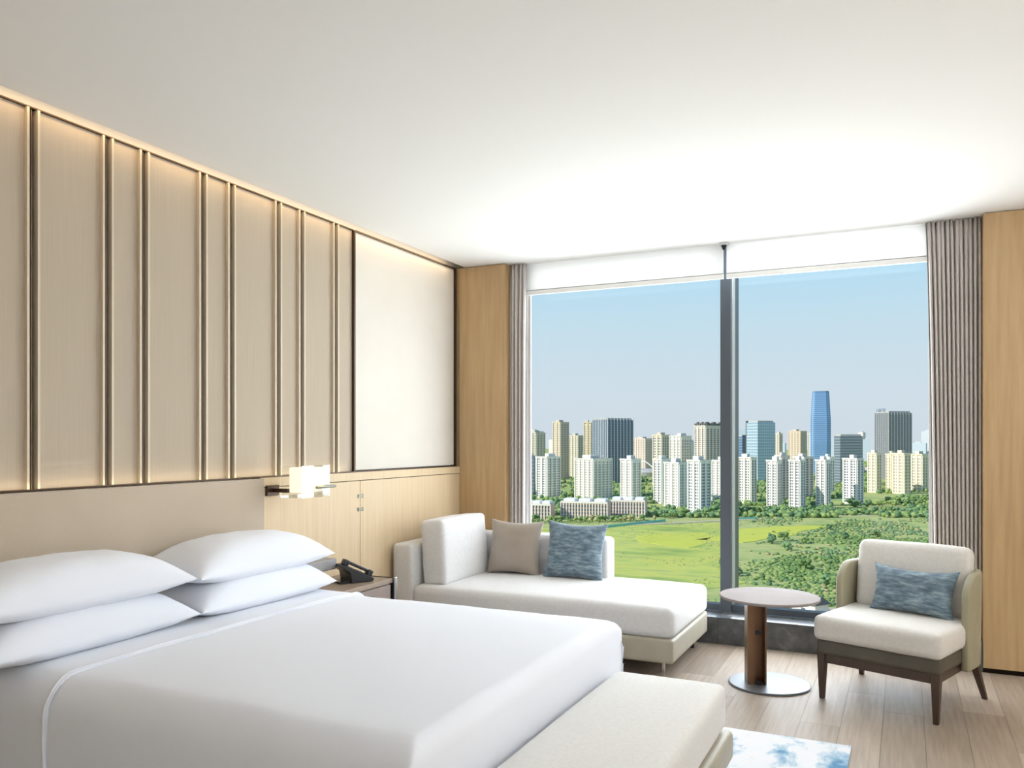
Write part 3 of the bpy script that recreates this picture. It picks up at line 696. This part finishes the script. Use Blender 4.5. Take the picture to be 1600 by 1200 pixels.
for row in [
('res','cream',-559,1249,23.2,25.8,85,-11,(214, 205, 185),'olive beige tower block at the left curtain edge'),
('dark','',-448,989,9.0,8.0,52,4,(120, 130, 150),'narrow dark windowed block beside the left curtain'),
('res','cream',-576,1404,18.4,23.8,106,-18,(222, 205, 182),'tall slim beige tower left of the finned glass tower'),
('res','cream',-586,1510,21.4,19.7,82,-14,(222, 212, 190),'cream tower with a dark blue shaded side'),
('res','cream',-503,1354,14.3,9.8,104,0,(226, 210, 180),'slim tan tower touching the finned glass tower'),
('glass','fins',-456,1348,45.2,52.8,107,-36,(92, 108, 130),'wide dark glass tower with white vertical fins'),
('res','white',-404,944,17.6,25.8,52,-17,(243, 238, 226),'white apartment tower nearest the left curtain'),
('res','white',-348,955,29.3,36.1,50,-20,(243, 238, 226),'wide white apartment tower in front of the finned glass tower'),
('res','white',-285,906,15.7,16.5,51,-21,(244, 240, 230),'white apartment tower right of the finned glass tower'),
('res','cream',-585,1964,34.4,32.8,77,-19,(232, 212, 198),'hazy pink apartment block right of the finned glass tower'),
('res','cream',-354,1289,16.5,26.5,81,-15,(233, 216, 190),'cream tower with blue window strips'),
('res','white',-302,1205,19.5,26.2,79,-21,(240, 234, 222),'white tower with brown window strips left of the mullion'),
('res','brown',-254,1175,20.0,36.4,93,-28,(226, 216, 204),'tall tower with a dark stepped crown beside the mullion'),
('res','white',-252,920,10.7,16.5,51,-20,(244, 240, 230),'white apartment tower beside the stadium arch'),
('res','white',-220,862,19.3,16.7,49,-26,(244, 240, 230),'white apartment tower with a blue shaded side'),
('res','white',-183,804,15.4,15.4,53,-27,(246, 242, 232),'nearest white apartment tower left of the mullion'),
('res','white',-198,983,12.2,19.5,49,-19,(247, 243, 234),'white apartment tower half hidden by the mullion'),
('glass','plain',-273,1545,14.3,16.4,79,-25,(96, 132, 168),'low blue glass block touching the mullion'),
('glass','grid',-235,1520,30.0,38.5,104,-41,(146, 178, 198),'pale gridded glass tower right of the mullion'),
('tower','',-167,1899,20.8,20.8,176,5,(112, 152, 196),'tallest tapered blue glass tower'),
('glass','bands',-86,1471,19.0,40.3,79,-56,(120, 132, 142),'dark banded office block right of the blue tower'),
('glass','sign',-21,1682,36.5,50.6,123,-49,(126, 131, 142),'tall dark office tower with a sign on its roof'),
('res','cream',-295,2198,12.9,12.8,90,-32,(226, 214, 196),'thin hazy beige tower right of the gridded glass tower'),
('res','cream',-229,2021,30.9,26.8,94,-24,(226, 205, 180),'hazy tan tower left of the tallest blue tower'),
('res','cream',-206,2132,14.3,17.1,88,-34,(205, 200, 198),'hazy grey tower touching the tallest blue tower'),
('res','white',-164,963,16.9,10.1,53,-26,(243, 236, 220),'white apartment tower right beside the mullion'),
('res','white',-128,919,11.3,11.4,51,-17,(252, 244, 233),'slim white apartment tower below the gridded glass tower'),
('res','pink',-134,1029,9.7,13.0,54,-38,(240, 226, 216),'pink sided apartment tower behind the first slim white tower'),
('res','white',-102,896,11.7,10.9,52,-19,(252, 244, 233),'nearest slim white apartment tower right of the mullion'),
('res','pink',-114,1066,17.7,14.4,52,-39,(240, 226, 216),'pink sided apartment tower left of the tallest blue tower'),
('res','white',-82,960,10.8,11.6,51,-20,(252, 244, 233),'slim white apartment tower below the tallest blue tower'),
('res','white',-99,1237,11.4,10.8,49,-26,(246, 242, 236),'white apartment tower peeking behind the slim one below the blue tower'),
('res','white',-54,1006,16.6,13.0,52,-27,(252, 244, 233),'white apartment tower with two bays below the dark banded block'),
('res','cream',-39,1235,12.2,12.3,55,-28,(246, 232, 204),'cream apartment tower with a blue shaded side left of the cream row'),
('res','cream',-19,1290,8.9,9.5,53,-34,(244, 228, 198),'leftmost bay tower of the cream apartment row'),
('res','cream',-5,1224,16.7,13.4,55,-35,(244, 230, 202),'middle tower of the cream apartment row'),
('res','cream',16,1300,22.9,19.8,53,-31,(244, 230, 202),'rightmost tower of the cream apartment row'),
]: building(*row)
# neighbours standing just outside the window's view and the hazy far skyline
for row in [
 ('res','white',-470,900,18,20,52,-15,(243,238,226),'white apartment tower hidden behind the left drape'),
 ('res','white',80,1180,18,16,53,-40,(246,240,226),'white apartment tower hidden behind the right drape'),
 ('res','white',190,1080,20,16,53,-46,(246,240,226),'white apartment tower far right behind the wood panel'),
 ('res','white',-560,820,20,18,52,-8,(243,238,226),'white apartment tower far left behind the wood pilaster'),
 ('res','cream',120,1420,20,18,70,-38,(232,218,198),'cream apartment tower hidden behind the right drape'),
]: building(*row)
rw = random.Random(21)
mat('far_a', (206, 208, 212), .9); mat('far_b', (214, 206, 200), .9); mat('far_c', (192, 202, 214), .9); mat('far_roof', (200, 200, 202), .9)  # pale tones carry the far skyline's haze in the wall colour
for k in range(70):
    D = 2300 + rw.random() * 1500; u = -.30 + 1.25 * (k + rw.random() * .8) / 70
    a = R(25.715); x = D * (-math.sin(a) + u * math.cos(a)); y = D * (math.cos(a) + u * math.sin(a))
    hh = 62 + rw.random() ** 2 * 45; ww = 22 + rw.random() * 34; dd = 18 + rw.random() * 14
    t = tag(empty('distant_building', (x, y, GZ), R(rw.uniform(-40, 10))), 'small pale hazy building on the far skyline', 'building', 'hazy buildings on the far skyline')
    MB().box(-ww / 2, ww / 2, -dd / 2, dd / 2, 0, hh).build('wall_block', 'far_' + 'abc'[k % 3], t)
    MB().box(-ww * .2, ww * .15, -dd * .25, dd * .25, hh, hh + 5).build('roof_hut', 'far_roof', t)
# low roofs and woodland filling the land between the towers
rw = random.Random(33)
for k in range(100):
    D = rw.uniform(1300, 2400); u = -.2 + 1.0 * rw.random(); a = R(25.715)
    x = D * (-math.sin(a) + u * math.cos(a)); y = D * (math.cos(a) + u * math.sin(a)); ww = rw.uniform(14, 34); dd = rw.uniform(10, 16); hh = rw.uniform(5, 12)
    if any((x - p_[0]) ** 2 + (y - p_[1]) ** 2 < (p_[2] + ww * .6) ** 2 for p_ in placed_b): continue
    placed_b.append((x, y, ww * .6))
    t = tag(empty('low_block', (x, y, GZ), R(rw.uniform(-45, 10))), 'low flat roofed block on the ground between the towers', 'building', 'low blocks between the towers')
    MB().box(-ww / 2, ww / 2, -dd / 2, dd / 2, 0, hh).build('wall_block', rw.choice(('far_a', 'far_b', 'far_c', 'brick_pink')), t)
    MB().box(-ww / 2 - .4, ww / 2 + .4, -dd / 2 - .4, dd / 2 + .4, hh, hh + .8).build('roof', rw.choice(('roof_grey', 'roof_white', 'roof_dark')), t)
# low pink and white housing rows
def lowrise(x0, y0, x1, y1, d, h, lab):
    v = Vector((x1 - x0, y1 - y0)); w = v.length; t = tag(empty('low_housing_row', ((x0 + x1) / 2, (y0 + y1) / 2, GZ), math.atan2(v.y, v.x)), lab, 'building', 'low housing rows below the towers')
    wb = MB().box(-w / 2, w / 2, 0, d, 0, h).build('wall_block', 'brick_pink', t)
    n = int(w / 2.6); p = MB(); wn_ = MB()
    for k in range(n + 1): u = -w / 2 + w * k / n; p.box(u - .42, u + .42, -.9, 0, 0, h)
    p.box(-w / 2, w / 2, -1.0, 0, h - 1.2, h + .4)
    tag(p.build('white_piers', 'facade_white', wb), kind='stuff')
    for k in range(n):
        u = -w / 2 + w * (k + .5) / n
        for z in (1, 4.2, 7.4, 10.6):
            if z + 2 < h: wn_.box(u - .6, u + .6, -.2, .1, z, z + 2)
    tag(wn_.build('windows', 'win_dark', wb), kind='stuff')
    for k in range(3): u = -w / 2 + w * (k + .5) / 3; MB().box(u - w * .12, u + w * .12, 2, d - 3, h, h + 2.8).build('roof_hut', 'roof_white', t)
    MB().box(-w / 2, w / 2, .3, d, h, h + .5).build('roof', 'roof_grey', t)
lowrise(-317, 676, -289, 680, 16, 14, 'low pink and white housing row behind the taupe cushion')
lowrise(-287, 700, -244, 706, 18, 15.5, 'long low pink and white housing row above the blue cushion')
lowrise(-251, 735, -219, 740, 18, 15.5, 'low pink and white housing row nearest the stadium arch')
# stadium arch
sa = tag(empty('stadium', (-470, 1575, GZ)), 'white arched stadium roof between the apartment towers', 'stadium')
MB().tube([(-24 + 48 * k / 16, 0, 14 + 16 * math.sin(PI * k / 16)) for k in range(17)], 1.2, 8).build('arch', 'roof_white', sa)
MB().lathe([(34, 0), (36, 9), (32, 13), (26, 15)], 32, 0, 10).build('bowl', 'roof_grey', sa)
# small house right behind the window
hs_ = tag(empty('roadside_house', (-36, 362, GZ), R(-35)), 'small white house with a brown roof behind the side table', 'house')
MB().box(-6, 6, -4, 4, 0, 4.5).build('wall_block', 'facade_white', hs_)
MB().add([(-7, -5, 4.3), (7, -5, 4.3), (7, 5, 4.3), (-7, 5, 4.3), (-6, 0, 7.5), (6, 0, 7.5)], [(0, 1, 5, 4), (2, 3, 4, 5), (0, 4, 3), (1, 2, 5), (0, 3, 2, 1)]).build('roof', 'roof_dark', hs_)
MB().box(-1, 1, -4.2, -4, 0, 2.4).build('door', 'win_dark', hs_)

# ------------------------------------------------------------------ vegetation
bm = bmesh.new(); bmesh.ops.create_icosphere(bm, subdivisions=2, radius=1); bm.verts.ensure_lookup_table()
ICO_V = [v.co.copy() for v in bm.verts]; ICO_F = [tuple(v.index for v in f.verts) for f in bm.faces]; bm.free()
bm = bmesh.new(); bmesh.ops.create_icosphere(bm, subdivisions=1, radius=1); bm.verts.ensure_lookup_table()
ICO1_V = [v.co.copy() for v in bm.verts]; ICO1_F = [tuple(v.index for v in f.verts) for f in bm.faces]; bm.free()
def blob(mb, c, r, seed, V=None, F=None, sq=.8):
    V = V or ICO_V; F = F or ICO_F; o = len(mb.v)
    for v in V:
        k = 1 + .6 * noise.noise(v * 2.4 + Vector((seed * 3.7, seed, 0)))
        mb.v.append((c[0] + v.x * r * k, c[1] + v.y * r * k, c[2] + v.z * r * k * sq))
    mb.f += [tuple(i + o for i in f) for f in F]
tree_meshes = []
for k in range(6):
    mb = MB(); rt = random.Random(k)
    for j in range(13):
        a = rt.random() * 6.28; q = rt.random() * 2.1; blob(mb, (q * math.cos(a), q * math.sin(a), 1.3 + rt.random() * 3.4), .8 + rt.random() * .7, k * 10 + j)
    me = mb.mesh('crown'); me.materials.append(M['leaf_%d' % k]); 
    for p in me.polygons: p.use_smooth = True
    tree_meshes.append(me)
trunk_me = MB().tube([(0, 0, 0), (.1, 0, 1.4), (0, .1, 2.6)], [.28, .22, .12], 6).mesh('trunk'); trunk_me.materials.append(M['bark'])
placed = list(placed_b)
def tree(x, y, s, k, lab, group):
    for a, b, q in placed:
        if (a - x) ** 2 + (b - y) ** 2 < (q + s * 2.6) ** 2: return
    placed.append((x, y, s * 2.6))
    t = tag(empty('tree', (x, y, GZ), rw.random() * 6), lab, 'tree', group); t.scale = (s, s, s)
    for n_, me in (('crown', tree_meshes[k]), ('trunk', trunk_me)):
        o = bpy.data.objects.new(n_, me); C.objects.link(o); o.parent = t
rw = random.Random(5)
def along(p, q, n, jit, s0, s1, lab, group, kinds):
    for i in range(n):
        t = (i + rw.random()) / n; tree(p[0] + (q[0] - p[0]) * t + rw.uniform(-jit, jit), p[1] + (q[1] - p[1]) * t + rw.uniform(-jit, jit), rw.uniform(s0, s1), rw.choice(kinds), lab, group)
along((-300, 655), (-205, 715), 46, 8, .7, 1.25, 'leafy green tree below the pink and white housing rows', 'trees below the housing rows', (0, 1, 2, 4))
along((-305, 640), (-215, 700), 40, 5, .5, .9, 'leafy green tree below the pink and white housing rows', 'trees below the housing rows', (0, 1, 2, 4))
along((-205, 740), (-160, 790), 26, 10, .8, 1.5, 'leafy tree at the foot of the white towers left of the mullion', 'trees left of the mullion', (0, 1, 5))
along((-160, 830), (10, 900), 60, 9, .7, 1.2, 'leafy tree at the foot of the slim white towers', 'trees at the slim white towers', (0, 1, 3, 5))
along((-60, 960), (70, 1080), 46, 24, 1.0, 1.9, 'leafy tree below the cream apartment row', 'trees below the cream apartment row', (0, 1, 2, 3))
for x, y, s, k in ((-86, 600, 1.5, 3), (-78, 610, 1.7, 0), (-84, 590, 1.3, 3), (-70, 560, 1.4, 5), (-64, 600, 1.2, 1), (-50, 480, 1.6, 0), (-84, 450, 1.5, 0), (-80, 442, 1.2, 3), (-94, 470, 1.3, 3), (-30, 420, 1.5, 0), (-22, 416, 1.7, 1), (-36, 432, 1.3, 5), (-14, 440, 1.4, 0), (-40, 640, 1.3, 3), (-20, 660, 1.5, 0), (-56, 700, 1.2, 3)):
    tree(x, y, s * .75, k, 'dark bushy tree standing in the scrub field right of the mullion', 'trees in the scrub field')
mb = MB(); fm = []
count = 0
for i in range(62000):
    x = rw.uniform(-290, 260); y = rw.uniform(335, 930)
    if y > 720 and rw.random() < .3: continue
    right = x > -.1615 * y + rw.uniform(-6, 14)           # scrub right of the mullion's line of land, open meadow left of it
    d_ = noise.noise(Vector((x * .022, y * .022, 2.2))) + .5 * noise.noise(Vector((x * .07, y * .07, 5)))
    if right and d_ < -.28 + rw.random() * .3: continue
    if not right and (d_ < .10 or rw.random() < .4): continue
    if -125 < x < -70 and 590 < y < 720 and x < -70 and rw.random() < .97 and x + 95 < (y - 585) * .28: continue
    r = rw.uniform(.6, 1.7) * (1 if right else .38)
    n0 = len(mb.f); blob(mb, (x, y, GZ + r * .3), r, i % 97, ICO1_V, ICO1_F, .62)
    kk = int((noise.noise(Vector((x * .012, y * .012, 7))) + .5 + rw.uniform(-.35, .35)) * 6); kk = max(0, min(5, kk)) if right else rw.choice((1, 2, 2, 4)); fm += [kk] * (len(mb.f) - n0); count += 1
me = mb.mesh('scrub'); 
for i in range(6): me.materials.append(M['leaf_%d' % i])
me.polygons.foreach_set('material_index', fm); me.polygons.foreach_set('use_smooth', [True] * len(fm)); me.update()
o = bpy.data.objects.new('scrub', me); C.objects.link(o); tag(o, 'low green scrub covering the wild field beyond the window', 'bushes', kind='stuff')

mb = MB(); fm = []
for i in range(19000):
    D = 760 + rw.random() ** 1.5 * 1900; u = -.25 + 1.15 * rw.random(); a = R(25.715)
    x = D * (-math.sin(a) + u * math.cos(a)); y = D * (math.cos(a) + u * math.sin(a))
    if noise.noise(Vector((x * .012, y * .012, 4))) < -.12: continue
    if any((x - p_[0]) ** 2 + (y - p_[1]) ** 2 < (p_[2] + 1) ** 2 for p_ in placed_b): continue
    r = rw.uniform(1.4, 3.2); n0 = len(mb.f); blob(mb, (x, y, GZ + r * .8), r, i % 89, ICO1_V, ICO1_F, .9)
    fm += [rw.choice((0, 1, 2, 3, 5))] * (len(mb.f) - n0)
me = mb.mesh('woodland')
for i in range(6): me.materials.append(M['leaf_%d' % i])
me.polygons.foreach_set('material_index', fm); me.polygons.foreach_set('use_smooth', [True] * len(fm)); me.update()
o = bpy.data.objects.new('woodland', me); C.objects.link(o); tag(o, 'woodland and street greenery between the far towers', 'trees', kind='stuff')
